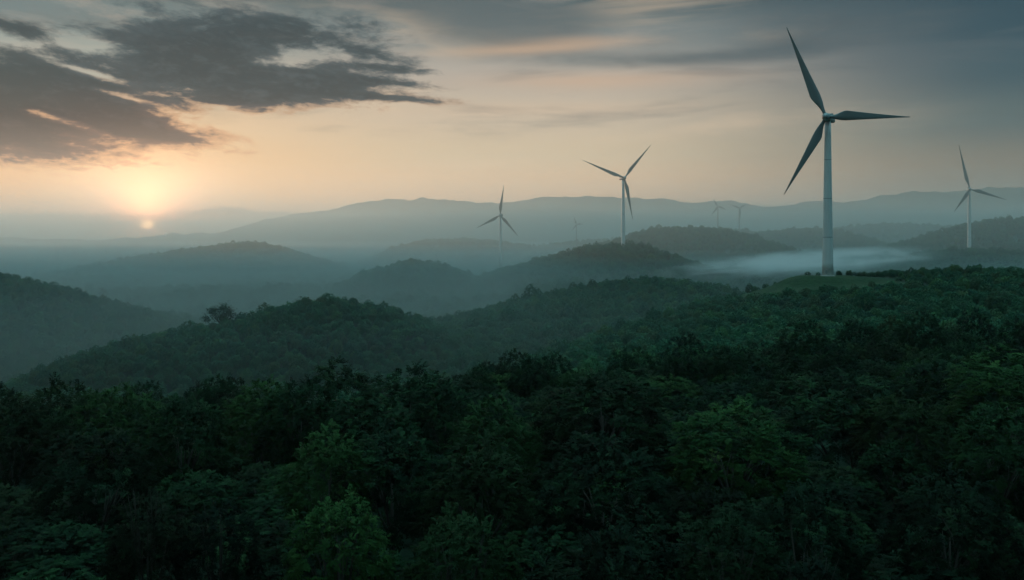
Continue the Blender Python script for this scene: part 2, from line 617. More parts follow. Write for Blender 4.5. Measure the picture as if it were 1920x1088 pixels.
M_LEAF = mat_leaf('leaf_green', (0.004, 0.019, 0.010, 1), (0.009, 0.033, 0.014, 1), (0.034, 0.095, 0.032, 1))
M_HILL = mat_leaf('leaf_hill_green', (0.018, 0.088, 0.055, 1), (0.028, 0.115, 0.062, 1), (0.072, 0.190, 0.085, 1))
M_LEAF_BRIGHT = mat_leaf('leaf_bright_green', (0.016, 0.058, 0.017, 1), (0.024, 0.070, 0.019, 1), (0.062, 0.130, 0.036, 1))
M_LEAF_SHADED = mat_leaf('leaf_green_shaded', (0.003, 0.011, 0.007, 1), (0.005, 0.018, 0.009, 1), (0.018, 0.052, 0.022, 1))  # shaded copy of the green leaf, gloom of the nearest wood put into its colour
M_BARK = mat_bark()


def unit(v):
    return v / np.maximum(np.linalg.norm(v, axis=-1, keepdims=True), 1e-9)


def crown_clumps(rg, R0, zb, zt, nlobe, spread, ncl):
    """centres, outward directions and sizes of the leaf clumps of a crown of several domed lobes"""
    h = zt - zb
    lobes = [(0.0, 0.0, zb + h * .52, R0 * .60, h * .48)]
    for i in range(nlobe):
        a = i * 2 * math.pi / nlobe + rg.uniform(-.35, .35)
        q = R0 * spread * rg.uniform(.8, 1.15)
        lr = R0 * rg.uniform(.36, .50)
        lz = zb + h * rg.uniform(.12, .50)
        lobes.append((q * math.cos(a), q * math.sin(a), lz, lr, lr * rg.uniform(.75, 1.0)))
    C, D = [], []
    tries = 0
    while len(C) < ncl and tries < ncl * 60:
        tries += 1
        w = np.array([l[3] ** 2 for l in lobes])
        li = rg.choice(len(lobes), p=w / w.sum())
        lx, ly, lz, lr, lh = lobes[li]
        d = unit(rg.normal(size=3))
        if d[2] < -.55:
            continue
        k = rg.uniform(.80, 1.08)
        p = np.array([lx + d[0] * lr * k, ly + d[1] * lr * k, lz + d[2] * lh * k])
        if p[2] < zb * .55:
            continue
        inside = False
        for lj, (ax, ay, az_, ar, ah) in enumerate(lobes):
            if lj != li and ((p[0] - ax) / ar) ** 2 + ((p[1] - ay) / ar) ** 2 + ((p[2] - az_) / ah) ** 2 < .62:
                inside = True
                break
        if inside:
            continue
        C.append(p)
        D.append(unit(d + np.array([0, 0, .25])))
    return np.array(C), np.array(D), lobes


def crown_mesh(v, f, tone, lobes, zb, amount):
    """leaf mesh whose shading normals lean towards the outward direction of the crown lobe each leaf grows on"""
    q = v[f]
    c = q.mean(1)
    gn = unit(np.cross(q[:, 2] - q[:, 0], q[:, 3] - q[:, 1]))
    best = np.full(len(c), 1e9)
    dn = np.zeros_like(c)
    for lx, ly, lz, lr, lh in lobes:
        o = (c - np.array([lx, ly, lz - lh * .25])) / np.array([lr, lr, lh])
        r = np.linalg.norm(o, axis=1)
        k = r < best
        best[k] = r[k]
        dn[k] = o[k]
    whole = (c - np.array([0, 0, zb])) / np.array([1, 1, 1.1])
    dn = unit(unit(dn) * .65 + unit(whole) * .35)
    flip = (gn * dn).sum(1) < 0
    f = np.where(flip[:, None], f[:, ::-1], f)
    gn = np.where(flip[:, None], -gn, gn)
    n = unit(dn * amount + gn * (1 - amount))
    me = np_mesh('crown', v, f, {'tone': tone}, True)
    vn = np.zeros_like(v)
    vn[f.ravel()] = np.repeat(n, 4, axis=0)
    me.normals_split_custom_set_from_vertices(vn.tolist())
    return me


def leaf_quads(base, dirv, side, length, width, sag):
    """diamond leaves folded along the rib"""
    mid = base + dirv * (length * .45)[:, None]
    tip = base + dirv * length[:, None]
    tip[:, 2] -= sag
    l = mid + side * (width * .5)[:, None]
    r = mid - side * (width * .5)[:, None]
    v = np.stack([base, l, tip, r], 1).reshape(-1, 3)
    f = np.arange(len(v)).reshape(-1, 4)
    return v, f


def crown_fine(seed, R0, zb, zt, bump, nclump=150, nspray=10, nleaf=11, slen=1.0, ll=.36, lw=.14):
    """a domed crown with an uneven outline, covered in feathery drooping tufts"""
    rg = np.random.RandomState(seed)
    h = zt - zb
    ph = rg.uniform(0, 6.28, 8)

    def relief(a, c):
        return (1 + bump * (np.sin(2 * a + ph[0]) * .5 + np.sin(3 * a + ph[1] + 2.5 * c) * .7 + np.sin(5 * a + ph[2] - 4 * c) * .6 + np.sin(6.5 * c + ph[3] + a) * .5))
    k = np.arange(nclump) + .5
    cosb = math.cos(R(118))
    cz = 1 - (1 - cosb) * k / nclump
    a = (k * 2.39996 + rg.uniform(-.25, .25, nclump))
    cz = np.clip(cz + rg.uniform(-.04, .04, nclump), -1, 1)
    shell = np.where(rg.uniform(size=nclump) < .2, rg.uniform(.70, .85, nclump), rg.uniform(.90, 1.04, nclump))
    rr = relief(a, cz) * shell
    st = np.sqrt(1 - cz ** 2)
    ctr = np.array([0, 0, zb + h * .36])
    ax = np.array([R0 * .86, R0 * .86, h * .56])
    dirs = np.stack([st * np.cos(a), st * np.sin(a), cz], -1)
    C = ctr + dirs * ax * rr[:, None]
    D = unit(dirs / ax)
    n = nclump * nspray
    ci = np.repeat(np.arange(nclump), nspray)
    d = unit(D[ci] * 1.0 + rg.normal(size=(n, 3)) * .62 + np.array([0, 0, .22]))
    c = C[ci] + rg.normal(size=(n, 3)) * .16
    csize = rg.uniform(.75, 1.25, nclump)[ci]
    L = slen * csize * rg.uniform(.7, 1.2, n)
    droop = rg.uniform(.25, .6, n) * L
    ctone = rg.uniform(0, 1, nclump)[ci] * .6 + rg.uniform(0, 1, n) * .4
    t = np.linspace(.1, 1, nleaf)
    T = np.tile(t, n)
    si = np.repeat(np.arange(n), nleaf)
    p = c[si] + d[si] * (L[si] * T)[:, None]
    p[:, 2] -= droop[si] * T ** 2
    tang = d[si].copy()
    tang[:, 2] -= 2 * droop[si] / L[si] * T * .8
    tang = unit(tang)
    sd = unit(np.cross(tang, np.array([0, 0, 1.0])) + 1e-4)
    sg = np.where(np.arange(len(si)) % 2 == 0, 1.0, -1.0)
    nrm = unit(np.cross(sd, tang))
    ld = unit(sd * (sg * .85)[:, None] + tang * .6 - nrm * .28 + rg.normal(size=sd.shape) * .16)
    side = unit(np.cross(ld, nrm))
    ln = ll * (1 - .45 * T) * rg.uniform(.8, 1.2, len(T))
    v, f = leaf_quads(p, ld, side, ln, lw * rg.uniform(.8, 1.2, len(T)), ln * .18)
    tone = np.repeat(ctone[si], 4)
    # shading normals: outward from the crown, swelling over each tuft
    q = v[f]
    cen = q.mean(1)
    gn = unit(np.cross(q[:, 2] - q[:, 0], q[:, 3] - q[:, 1]))
    dome = unit((cen - ctr) / ax ** 2)
    tuft = unit(cen - (C[ci][si] - D[ci][si] * .35))
    dn = unit(dome * .55 + tuft * .55)
    flip = (gn * dn).sum(1) < 0
    f = np.where(flip[:, None], f[:, ::-1], f)
    gn = np.where(flip[:, None], -gn, gn)
    nn = unit(dn * .72 + gn * .28)
    me = np_mesh('crown', v, f, {'tone': tone}, True)
    vn = np.zeros_like(v)
    vn[f.ravel()] = np.repeat(nn, 4, axis=0)
    me.normals_split_custom_set_from_vertices(vn.tolist())
    lobes = [(0, 0, zb + h * .5, R0 * .6, h * .4)]
    for q_ in range(6):
        an = q_ * 1.047 + rg.uniform(-.3, .3)
        lobes.append((R0 * .5 * math.cos(an), R0 * .5 * math.sin(an), zb + h * rg.uniform(.25, .5), R0 * .3, R0 * .3))
    return me, lobes


def crown_coarse(seed, R0, zb, zt, nlobe=6, spread=.55, ncl=42, nleaf=52, ll=.58, lw=.34):
    rg = np.random.RandomState(seed)
    C, D, lobes = crown_clumps(rg, R0, zb, zt, nlobe, spread, ncl)
    n = len(C) * nleaf
    ci = np.repeat(np.arange(len(C)), nleaf)
    off = rg.normal(size=(n, 3)) * np.array([.52, .52, .36]) * R0 / 3.6
    p = C[ci] + off
    d = unit(D[ci] * .5 + rg.normal(size=(n, 3)) * .6 + unit(off) * .5 - np.array([0, 0, .15]))
    s = unit(np.cross(d, np.array([0, 0, 1.0]) + rg.normal(size=(n, 3)) * .5))
    ln = ll * rg.uniform(.6, 1.3, n)
    v, f = leaf_quads(p, d, s, ln, lw * rg.uniform(.7, 1.3, n), ln * .25)
    tone = np.repeat(rg.uniform(0, 1, len(C))[ci] * .6 + rg.uniform(0, .4, n), 4)
    return crown_mesh(v, f, tone, lobes, zb, .82), lobes


def tube(bm, pts, rad, seg=8):
    rings = []
    for i, (p, r) in enumerate(zip(pts, rad)):
        p = Vector(p)
        a = Vector(pts[max(i - 1, 0)])
        b = Vector(pts[min(i + 1, len(pts) - 1)])
        t = (b - a).normalized()
        q = t.to_track_quat('Z', 'Y')
        rings.append([bm.verts.new(p + q @ Vector((math.cos(2 * math.pi * k / seg) * r, math.sin(2 * math.pi * k / seg) * r, 0))) for k in range(seg)])
    for a, b in zip(rings, rings[1:]):
        for k in range(seg):
            bm.faces.new((a[k], a[(k + 1) % seg], b[(k + 1) % seg], b[k]))
    bm.faces.new(rings[-1])
    bm.faces.new(rings[0][::-1])


def bm_mesh(name, bm, smooth=True):
    me = bpy.data.meshes.new(name)
    bmesh.ops.recalc_face_normals(bm, faces=bm.faces[:])
    bm.to_mesh(me)
    bm.free()
    if smooth:
        me.polygons.foreach_set('use_smooth', np.ones(len(me.polygons), bool))
    return me


def trunk_mesh(seed, lobes, r0, zb, fork=.55):
    rg = random.Random(seed)
    bm = bmesh.new()
    zf = zb * fork + .3
    tube(bm, [(0, 0, -.6), (0, 0, .25), (.06, .03, zf * .6), (.1, -.04, zf), (.02, 0, zb + .6), (0, 0, zb + (lobes[0][2] - zb) * .9)],
         [r0 * 1.55, r0 * 1.08, r0 * .92, r0 * .82, r0 * .5, r0 * .2], 9)
    for lx, ly, lz, lr, lh in lobes[1:]:
        z0 = zf * rg.uniform(.85, 1.05)
        m = Vector((lx * .42, ly * .42, z0 + (lz - z0) * .6))
        e = Vector((lx * .95, ly * .95, lz + lh * .35))
        tube(bm, [(0, 0, z0), m * .5 + Vector((0, 0, z0 * .5)), m, (m + e) / 2 + Vector((0, 0, .15)), e],
             [r0 * .5, r0 * .42, r0 * .33, r0 * .22, r0 * .08], 6)
        for q in range(2):
            w = Vector((rg.uniform(-1, 1), rg.uniform(-1, 1), rg.uniform(.2, .8))) * lr * .8
            tube(bm, [m, (m + e) / 2 + w * .4, e * .9 + w], [r0 * .24, r0 * .15, r0 * .05], 5)
    return bm_mesh('trunk', bm)


# kinds: (crown mesh, trunk mesh, material, reference radius, reference height)
FINE, COARSE = [], []
for sd, R0, zb, zt, bump in ((11, 5.0, 2.4, 11.2, .10), (12, 5.0, 2.0, 12.2, .07), (13, 5.0, 2.8, 10.4, .14), (14, 5.0, 2.0, 11.8, .12), (15, 5.0, 2.4, 11.0, .17)):
    cm, lb = crown_fine(sd, R0, zb, zt, bump)
    FINE.append((cm, trunk_mesh(sd, lb, .28, zb)))
BRIGHT = []
for sd, R0, zb, zt, bump in ((21, 5.0, 2.2, 11.6, .08), (22, 5.0, 2.4, 11.0, .11)):
    cm, lb = crown_fine(sd, R0, zb, zt, bump)
    BRIGHT.append((cm, trunk_mesh(sd, lb, .28, zb)))
for sd, R0, zb, zt, bump in ((31, 3.4, .9, 6.2, .10), (32, 3.4, .8, 6.9, .07), (33, 3.4, .7, 5.5, .15), (34, 3.4, .9, 7.4, .12), (35, 3.4, .6, 5.9, .18)):
    cm, lb = crown_fine(sd, R0, zb, zt, bump, 84, 9, 7, .85, .46, .20)
    COARSE.append((cm, trunk_mesh(sd, lb, .20, zb)))
for cm, tm in FINE + COARSE:
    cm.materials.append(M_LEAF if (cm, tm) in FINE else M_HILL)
    tm.materials.append(M_BARK)
for cm, tm in BRIGHT:
    cm.materials.append(M_LEAF_BRIGHT)
    tm.materials.append(M_BARK)

TREES = []


def plant(proto, loc, s, sz, rz, label, group=None, name='tree', cat='tree', dark=False, lift=0.0):
    t = empty(name, loc, rz)
    t.scale = (s, s, sz)
    cm, tm = proto
    c = bpy.data.objects.new('crown', cm)
    COL.objects.link(c)
    c.parent = t
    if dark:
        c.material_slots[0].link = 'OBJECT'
        c.material_slots[0].material = M_LEAF_SHADED  # swaps in the leaf copy with painted shade
    k = bpy.data.objects.new('trunk', tm)
    COL.objects.link(k)
    k.parent = t
    if lift > 0:                      # taller stem under a crown of natural proportions
        c.location.z = lift
        k.scale.z = (4.5 + lift) / 4.5
    tag(t, label, cat, group)
    TREES.append(t)
    return t


# prominent near trees: (column, height of crown top in the view, crown width there, metres away, kind, label)
HERO = [
    (636, 925, 176, 66, 'B0', 'small bright green round tree standing alone at the bottom, left of centre'),
    (1374, 747, 210, 104, 'B1', 'brightest yellow-green domed tree in the right half of the near wood'),
    (277, 939, 130, 64, 'F0', 'dark round treetop at the lower left beside a near twin'),
    (413, 936, 130, 65, 'F1', 'dark treetop between the lower left round tree and the small bright green tree'),
    (866, 960, 195, 62, 'F2', 'very dark broad tree at the bottom, right of the small bright green tree'),
    (1180, 955, 235, 62, 'F3', 'broad black-green tree at the bottom edge, just right of the middle'),
    (1374, 970, 165, 61, 'F4', 'low dark tree at the bottom, below the brightest yellow-green domed tree'),
    (1508, 895, 180, 71, 'F1', 'round dark tree with a feathery top at the lower right'),
    (1781, 880, 210, 73, 'F0', 'large dark tree in the lower right corner area with a sloping left side'),
    (1517, 1046, 150, 53, 'F2', 'nearly black treetop cut off by the bottom edge at right'),
    (631, 676, 165, 139, 'F3', 'tallest dark crown on top of the central clump, against the misty slope'),
    (490, 706, 140, 132, 'F1', 'left shoulder crown of the central clump of tall trees'),
    (565, 712, 130, 128, 'F2', 'crown filling the dip between the tallest and the left crown of the central clump'),
    (770, 688, 190, 134, 'F0', 'right hand dome of the central clump, with pale leaf tufts'),
    (835, 715, 120, 126, 'F4', 'rounded right edge crown of the central clump'),
    (700, 742, 170, 116, 'F4', 'crown with pale lit shelves of leaves on the face of the central clump'),
    (924, 736, 160, 108, 'F1', 'pointed dome tree just right of the central clump'),
    (617, 797, 150, 92, 'F3', 'tree with a lit peak below the central clump'),
    (735, 800, 210, 95, 'F2', 'broad shaded tree under the pale shelves of the central clump'),
    (900, 830, 190, 86, 'F0', 'deeply shaded tree below the pointed dome tree'),
    (1130, 697, 210, 124, 'F2', 'big grey-green domed tree in the middle distance right of centre'),
    (1130, 815, 220, 90, 'F4', 'wide dark tree directly below the big grey-green dome'),
    (1590, 704, 250, 122, 'F3', 'wide lumpy tree with ragged lit tufts to the right of the brightest tree'),
    (1690, 735, 150, 112, 'F0', 'tree with green lit top wedged right of the wide lumpy tree'),
    (1775, 664, 190, 140, 'F1', 'farther tree crown behind the wide lumpy tree near the right edge'),
    (1905, 650, 220, 118, 'B1', 'tall leafy tree rising along the right edge'),
    (1870, 760, 170, 96, 'F4', 'shaded tree below the tall leafy tree at the right edge'),
    (228, 722, 150, 128, 'F4', 'grey-green crown in the row of treetops along the left mist'),
    (110, 712, 140, 132, 'F0', 'dark upright crown near the left edge in front of the mist'),
    (20, 735, 150, 122, 'F3', 'dark crown cut off by the left edge of the picture'),
    (340, 745, 150, 116, 'F2', 'low crown between the left row of treetops and the central clump'),
    (180, 790, 180, 96, 'F1', 'broad dark tree in the shadowed left part of the near wood'),
]
KIND = {'F%d' % i: p for i, p in enumerate(FINE)}
KIND.update({'B%d' % i: p for i, p in enumerate(BRIGHT)})
rng = np.random.RandomState(77)
used = []          # (x, y, radius)
for px, py, wpx, dist, kind, label in HERO:
    top = at(px, py, dist)
    s = wpx * dist / FPX / 2 / 4.2
    g = hgt(top.x, top.y)
    zt = max(v.co.z for v in KIND[kind][0].vertices) if False else {'F0': 11.3, 'F1': 12.3, 'F2': 10.6, 'F3': 11.9, 'F4': 11.2, 'B0': 11.7, 'B1': 11.2}[kind]
    sz = max(.55, (top.z - g) / zt)
    base_z = g
    lift = 0.0
    if sz > s * 1.2:
        lift = (top.z - g) / (s * 1.2) - zt
        sz = s * 1.2
    if sz < s * .75:
        sz = s * .75
        base_z = top.z - sz * zt
    plant(KIND[kind], (top.x, top.y, base_z), s, sz, rng.uniform(0, 6.28), label, lift=lift, dark=('dark' in label or 'black' in label) and dist < 100)  # nearer dark-labelled crowns get the shaded leaf copy
    used.append((top.x, top.y, 5.0 * s))

# ---- filling the wood: poisson scatter, largest in view become individual trees
HA = math.radians(41)


def scatter(y0, y1, spacing, seed):
    rg = np.random.RandomState(seed)
    xs, ys = [], []
    cell = spacing
    w = y1 * math.tan(HA) + 20
    gx = np.arange(-w, w, cell)
    gy = np.arange(y0, y1, cell * .87)
    for r_, yy in enumerate(gy):
        xx = gx + (r_ % 2) * cell * .5 + rg.uniform(-.36, .36, len(gx)) * cell
        y2 = yy + rg.uniform(-.36, .36, len(gx)) * cell
        k = np.abs(xx) < (y2 * math.tan(HA) + 15)
        xs.append(xx[k])
        ys.append(y2[k])
    return np.concatenate(xs), np.concatenate(ys)


U = np.array(used)
fx, fy = scatter(34, 205, 8.4, 3)
keep = np.ones(len(fx), bool)
for ux, uy, ur in used:
    keep &= np.hypot(fx - ux, (fy - uy)) > ur * .85 + 1.6
# leave sightlines: a filler tree must not stand tall right in front of a named one
fx, fy = fx[keep], fy[keep]
fz = height(fx, fy)
fd = np.hypot(fx, fy)
fscale = rng.uniform(.82, 1.34, len(fx))
ftop = rng.uniform(.50, .98, len(fx)) ** 1.4
order = np.argsort(fd / fscale)
N_IND = 300 - len(HERO) - 1
ind = order[:N_IND]
rest = order[N_IND:]
for i in ind:
    d = fd[i]
    kind = 'F%d' % rng.randint(5)
    if rng.uniform() < .025:
        kind = 'B%d' % rng.randint(2)
    x, y = float(fx[i]), float(fy[i])
    if d < 85:
        lab = 'dark shaded broadleaf tree in the lowest, nearest part of the wood'
        grp = 'trees of the nearest shaded wood'
    elif d < 130:
        lab = 'leafy tree in the middle belt of the near wood'
        grp = 'trees of the middle belt'
    elif x < -15:
        lab = 'treetop at the far edge of the near wood above the misty left valley'
        grp = 'trees along the misty edge'
    else:
        lab = 'treetop at the foot of the hill under the tallest turbine'
        grp = 'trees at the hill foot'
    if y < 62:
        ztop = min(float(ftop[i]), .7)
    else:
        ztop = float(ftop[i])
    plant(KIND[kind], (x, y, float(fz[i]) - .3), float(fscale[i]), float(fscale[i]) * .26 + ztop * .56, rng.uniform(0, 6.28), lab, grp, dark=rng.uniform() < (.85 if d < 80 else .4 if d < 105 else .1))  # painted shade is likelier the nearer the tree stands

# lone spreading tree on the left ridge
LT = at(412, 600, 414)
bm_l = []
cm, lb = crown_coarse(91, 6.3, 3.4, 8.0, 7, .62, 66, 46, .55, .33)
cm.materials.append(M_LEAF)
tm = trunk_mesh(91, lb, .34, 3.2, .45)
tm.materials.append(M_BARK)
lt = plant((cm, tm), (LT.x, LT.y, hgt(LT.x, LT.y) + 1.6), 1.12, 1.28, .4, 'lone spreading tree standing above the misty left ridge line', name='spreading_tree')

# ---- the far wooded hills: one mass
pts = []
scl = []


def add_band(y0, y1, spacing, smin, smax, seed, squash=1.0):
    x, y = scatter(y0, y1, spacing, seed)
    d = np.hypot(x, y)
    k = (d > 205) if y0 < 300 else np.ones(len(x), bool)
    m = meadow(x, y)
    k &= (m < .15) | ((m < .97) & (np.random.RandomState(seed + 5).uniform(size=len(x)) < .04))
    for T_ in TURB_BASE:
        k &= np.hypot(x - T_[0], y - T_[1]) > T_[2]
    x, y = x[k], y[k]
    z = height(x, y)
    # drop what the land in front hides from everywhere near the camera
    vis = np.zeros(len(x), bool)
    for ox, oz in ((0, CAMZ), (-30, CAMZ + 8), (30, CAMZ + 8)):
        ok = np.ones(len(x), bool)
        for t in np.linspace(.12, .97, 34):
            hx = ox + (x - ox) * t
            hy = y * t
            hz = oz + (z + 9 - oz) * t
            ok &= height(hx, hy) - 1.0 < hz
        vis |= ok
    x, y, z = x[vis], y[vis], z[vis]
    rg = np.random.RandomState(seed + 1)
    s = rg.uniform(smin, smax, len(x))
    big = rg.uniform(size=len(x)) < .06
    s = np.where(big, s * 1.35, s)
    # low scrub beside the clearing
    mm = np.hypot(x - T1.x, y - T1.y)
    s = np.where(mm < 70, s * .55, s)
    pts.append(np.stack([x, y, z - .4 * s], -1))
    scl.append(s)


TURBINES = [
    # foot (column,row,metres), hub (column,row), tips, yaw in degrees (0 faces the camera, + faces left), label
    ((1552, 517.5, 440), (1541, 221), [(1475, 52), (1708, 219), (1472, 366)], 33,
     'tallest white wind turbine on the grassy clearing of the near hilltop'),
    ((1168.5, 459, 1024), (1166, 334), [(1091, 301), (1219, 272), (1186, 413)], -18,
     'white wind turbine on the wooded crest in the centre, one blade hanging beside its tower'),
    ((938.5, 505, 1262), (937.5, 404), [(945, 346), (972, 443), (894, 428)], 12,
     'slim wind turbine rising behind the wooded shoulder, one blade pointing straight up'),
    ((1817.5, 468, 1133), (1815, 355), [(1797, 272), (1888, 375), (1789, 398)], 20,
     'wind turbine on the dark slope nearest the right edge'),
    ((1346, 427, 1950), (1344, 387), [(1337, 372), (1363, 394), (1333, 405)], 20,
     'faint wind turbine in the haze, left one of the close pair'),
    ((1386, 430, 1950), (1386, 390), [(1370, 384), (1402, 382), (1388, 412)], -15,
     'faint wind turbine in the haze, right one of the close pair'),
    ((1081, 452, 2000), (1080, 421), [(1076, 405), (1095, 420), (1072, 434)], 15,
     'faintest wind turbine, alone in the haze left of the central one'),
]
TURB_BASE = []
for (bx, by, bd), *_ in TURBINES:
    p = at(bx, by, bd)
    TURB_BASE.append((p.x, p.y, 12 if bd < 500 else (6 if bd < 1500 else 12)))

add_band(140, 330, 5.0, .62, .98, 201)
add_band(330, 480, 5.0, .55, .92, 202)
add_band(480, 800, 6.2, .62, 1.1, 203)
add_band(800, 1300, 8.5, .8, 1.45, 204)
add_band(1300, 2000, 11, .9, 1.5, 205)
add_band(2000, 3100, 18, 1.1, 1.8, 206)
rp = np.stack([fx[rest], fy[rest], fz[rest] - .3], -1)
PT = np.vstack(pts + [rp])
SC = np.concatenate(scl + [fscale[rest] * .85])
print('forest points', len(PT), 'individual trees', len(TREES))


JOIN_DIR = -1     # the join lists its inputs last first


def make_forest():
    me = bpy.data.meshes.new('forest')
    me.vertices.add(len(PT))
    me.vertices.foreach_set('co', PT.astype(np.float32).ravel())
    rg = np.random.RandomState(9)
    for key, typ, val in (('tree_size', 'FLOAT', SC), ('tree_turn', 'FLOAT', rg.uniform(0, 6.28, len(PT))), ('tree_tall', 'FLOAT', SC * rg.uniform(.75, 1.25, len(PT)))):
        a = me.attributes.new(key, typ, 'POINT')
        a.data.foreach_set('value', np.asarray(val, np.float32))
    a = me.attributes.new('tree_kind', 'INT', 'POINT')
    kinds = rg.randint(0, len(COARSE), len(PT)).astype(np.int32)
    kinds[len(PT) - len(rp):] = len(COARSE) + rg.randint(0, 3, len(rp))
    a.data.foreach_set('value', kinds)
    me.update()
    o = new_obj('forest', me)
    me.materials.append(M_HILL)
    tag(o, 'dense green forest covering the farther hills as one mass', 'forest', kind='stuff')
    ng = bpy.data.node_groups.new('forest_trees', 'GeometryNodeTree')
    ng.interface.new_socket('Geometry', in_out='INPUT', socket_type='NodeSocketGeometry')
    ng.interface.new_socket('Geometry', in_out='OUTPUT', socket_type='NodeSocketGeometry')
    N, L = ng.nodes, ng.links
    gi = N.new('NodeGroupInput')
    go = N.new('NodeGroupOutput')
    jn = N.new('GeometryNodeJoinGeometry')
    for k, (cm_, tm_) in enumerate((COARSE + FINE[:3])[::JOIN_DIR]):
        ob = bpy.data.objects.new('forest_crown', cm_)      # a shape the forest refers to
        oi = N.new('GeometryNodeObjectInfo')
        oi.transform_space = 'ORIGINAL'
        oi.inputs['Object'].default_value = ob
        oi.inputs['As Instance'].default_value = True
        L.new(oi.outputs['Geometry'], jn.inputs[0])
    ip = N.new('GeometryNodeInstanceOnPoints')

    def named(nm, typ):
        q = N.new('GeometryNodeInputNamedAttribute')
        q.data_type = typ
        q.inputs['Name'].default_value = nm
        return next(s for s in q.outputs if s.enabled and s.name == 'Attribute')
    L.new(gi.outputs[0], ip.inputs['Points'])
    L.new(jn.outputs[0], ip.inputs['Instance'])
    ip.inputs['Pick Instance'].default_value = True
    L.new(named('tree_kind', 'INT'), ip.inputs['Instance Index'])
    cr = N.new('ShaderNodeCombineXYZ')
    L.new(named('tree_turn', 'FLOAT'), cr.inputs[2])
    L.new(cr.outputs[0], ip.inputs['Rotation'])
    cs = N.new('ShaderNodeCombineXYZ')
    sz_ = named('tree_size', 'FLOAT')
    L.new(sz_, cs.inputs[0])
    L.new(sz_, cs.inputs[1])
    L.new(named('tree_tall', 'FLOAT'), cs.inputs[2])
    L.new(cs.outputs[0], ip.inputs['Scale'])
    L.new(ip.outputs[0], go.inputs[0])
    md = o.modifiers.new('forest_trees', 'NODES')
    md.node_group = ng
    return o


make_forest()


# ----------------------------------------------------------------------------
# wind turbines
# ----------------------------------------------------------------------------
def mat_paint(name, col, rough=.45):
    m, n = mat_new(name)
    g = n.nodes.new('ShaderNodeTexCoord')
    mp = n.nodes.new('ShaderNodeMapping')
    mp.inputs['Scale'].default_value = (1, 1, .12)
    n.links.new(g.outputs['Object'], mp.inputs[0])
    k = noise(n, X(n, mp.outputs[0]), .9, 6, .6)
    c = mixc(n, k.sstep(.45, .75) * .35, col, (col[0] * .72, col[1] * .73, col[2] * .72, 1))
    b = n.nodes.new('ShaderNodeBsdfPrincipled')
    n.links.new(c.s, b.inputs['Base Color'])
    b.inputs['Roughness'].default_value = rough
    out_surface(n, b.outputs[0])
    return m


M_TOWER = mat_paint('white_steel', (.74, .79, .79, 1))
M_BLADE = mat_paint('blade_backlit', (.14, .20, .21, 1), .4)  # white blades coloured dark, painting in their backlit silhouette
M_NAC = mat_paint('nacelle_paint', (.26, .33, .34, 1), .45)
M_DARK = mat_paint('dark_vent', (.05, .06, .06, 1), .6)
M_CONC = mat_paint('concrete', (.34, .34, .32, 1), .9)


def tower_mesh(H, rb, rt):
    bm = bmesh.new()
    seg = 40
    zs = [H * i / 12 for i in range(13)]
    rr = [rb + (rt - rb) * (i / 12) ** .9 for i in range(13)]
    tube(bm, [(0, 0, z) for z in zs], rr, seg)
    return bm_mesh('tower', bm)


def blade_mesh(L, chord, rroot):
    """blade along +Z, chord along X, thickness along Y"""
    bm = bmesh.new()
    st = [0, .03, .06, .10, .14, .18, .22, .25, .28, .32, .37, .45, .58, .72, .85, .94, .985, 1.0]
    seg = 20
    rings = []
    for t in st:
        if t < .25:
            k = max(0, min(1, (t - .05) / .20))
            k = k * k * (3 - 2 * k)
            c = 2 * rroot * (1 - k) + chord * k
            th = 2 * rroot * (1 - k) + chord * .26 * k
        else:
            u = (t - .25) / .75
            c = chord * (1 - u) ** 1.15 * .93 + chord * .07
            th = c * (.26 - .14 * u)
            k = 1
            if t >= 1.0:
                c *= .35
                th *= .35
        tw = R(16) * (1 - t) ** 2 * k
        xo = -(c * .5 - rroot) * .42 * k          # more chord to the trailing side
        yo = -L * .03 * t * t
        ring = []
        for s in range(seg):
            a = 2 * math.pi * s / seg
            ca, sa = math.cos(a), math.sin(a)
            ax = ca * c * .5
            ay = sa * th * .5 * (1.0 if k < .05 else (1 - k) + k * (.55 + .45 * ca) * 1.15)
            ax, ay = ax * math.cos(tw) - ay * math.sin(tw), ax * math.sin(tw) + ay * math.cos(tw)
            ring.append(bm.verts.new((ax + xo, ay + yo, t * L)))
        rings.append(ring)
    for a, b in zip(rings, rings[1:]):
        for s in range(seg):
            bm.faces.new((a[s], a[(s + 1) % seg], b[(s + 1) % seg], b[s]))
    bm.faces.new(rings[0][::-1])
    bm.faces.new(rings[-1])
    return bm_mesh('blade', bm)


def rounded_box(bm, cx, cy, cz, sx, sy, sz, bev):
    r = bmesh.ops.create_cube(bm, size=1)
    vs = r['verts']
    bmesh.ops.scale(bm, vec=(sx, sy, sz), verts=vs)
    bmesh.ops.translate(bm, vec=(cx, cy, cz), verts=vs)
    es = list({e for v in vs for e in v.link_edges})
    bmesh.ops.bevel(bm, geom=es, offset=bev, segments=4, profile=.6, affect='EDGES')


def lathe_y(bm, prof, seg=28):
    """profile of (y, r) revolved round the Y axis"""
    rings = []
    for y, r in prof:
        rings.append([bm.verts.new((math.cos(2 * math.pi * k / seg) * r, y, math.sin(2 * math.pi * k / seg) * r)) for k in range(seg)])
    for a, b in zip(rings, rings[1:]):
        for k in range(seg):
            bm.faces.new((a[k], a[(k + 1) % seg], b[(k + 1) % seg], b[k]))
    bm.faces.new(rings[0])
    bm.faces.new(rings[-1])


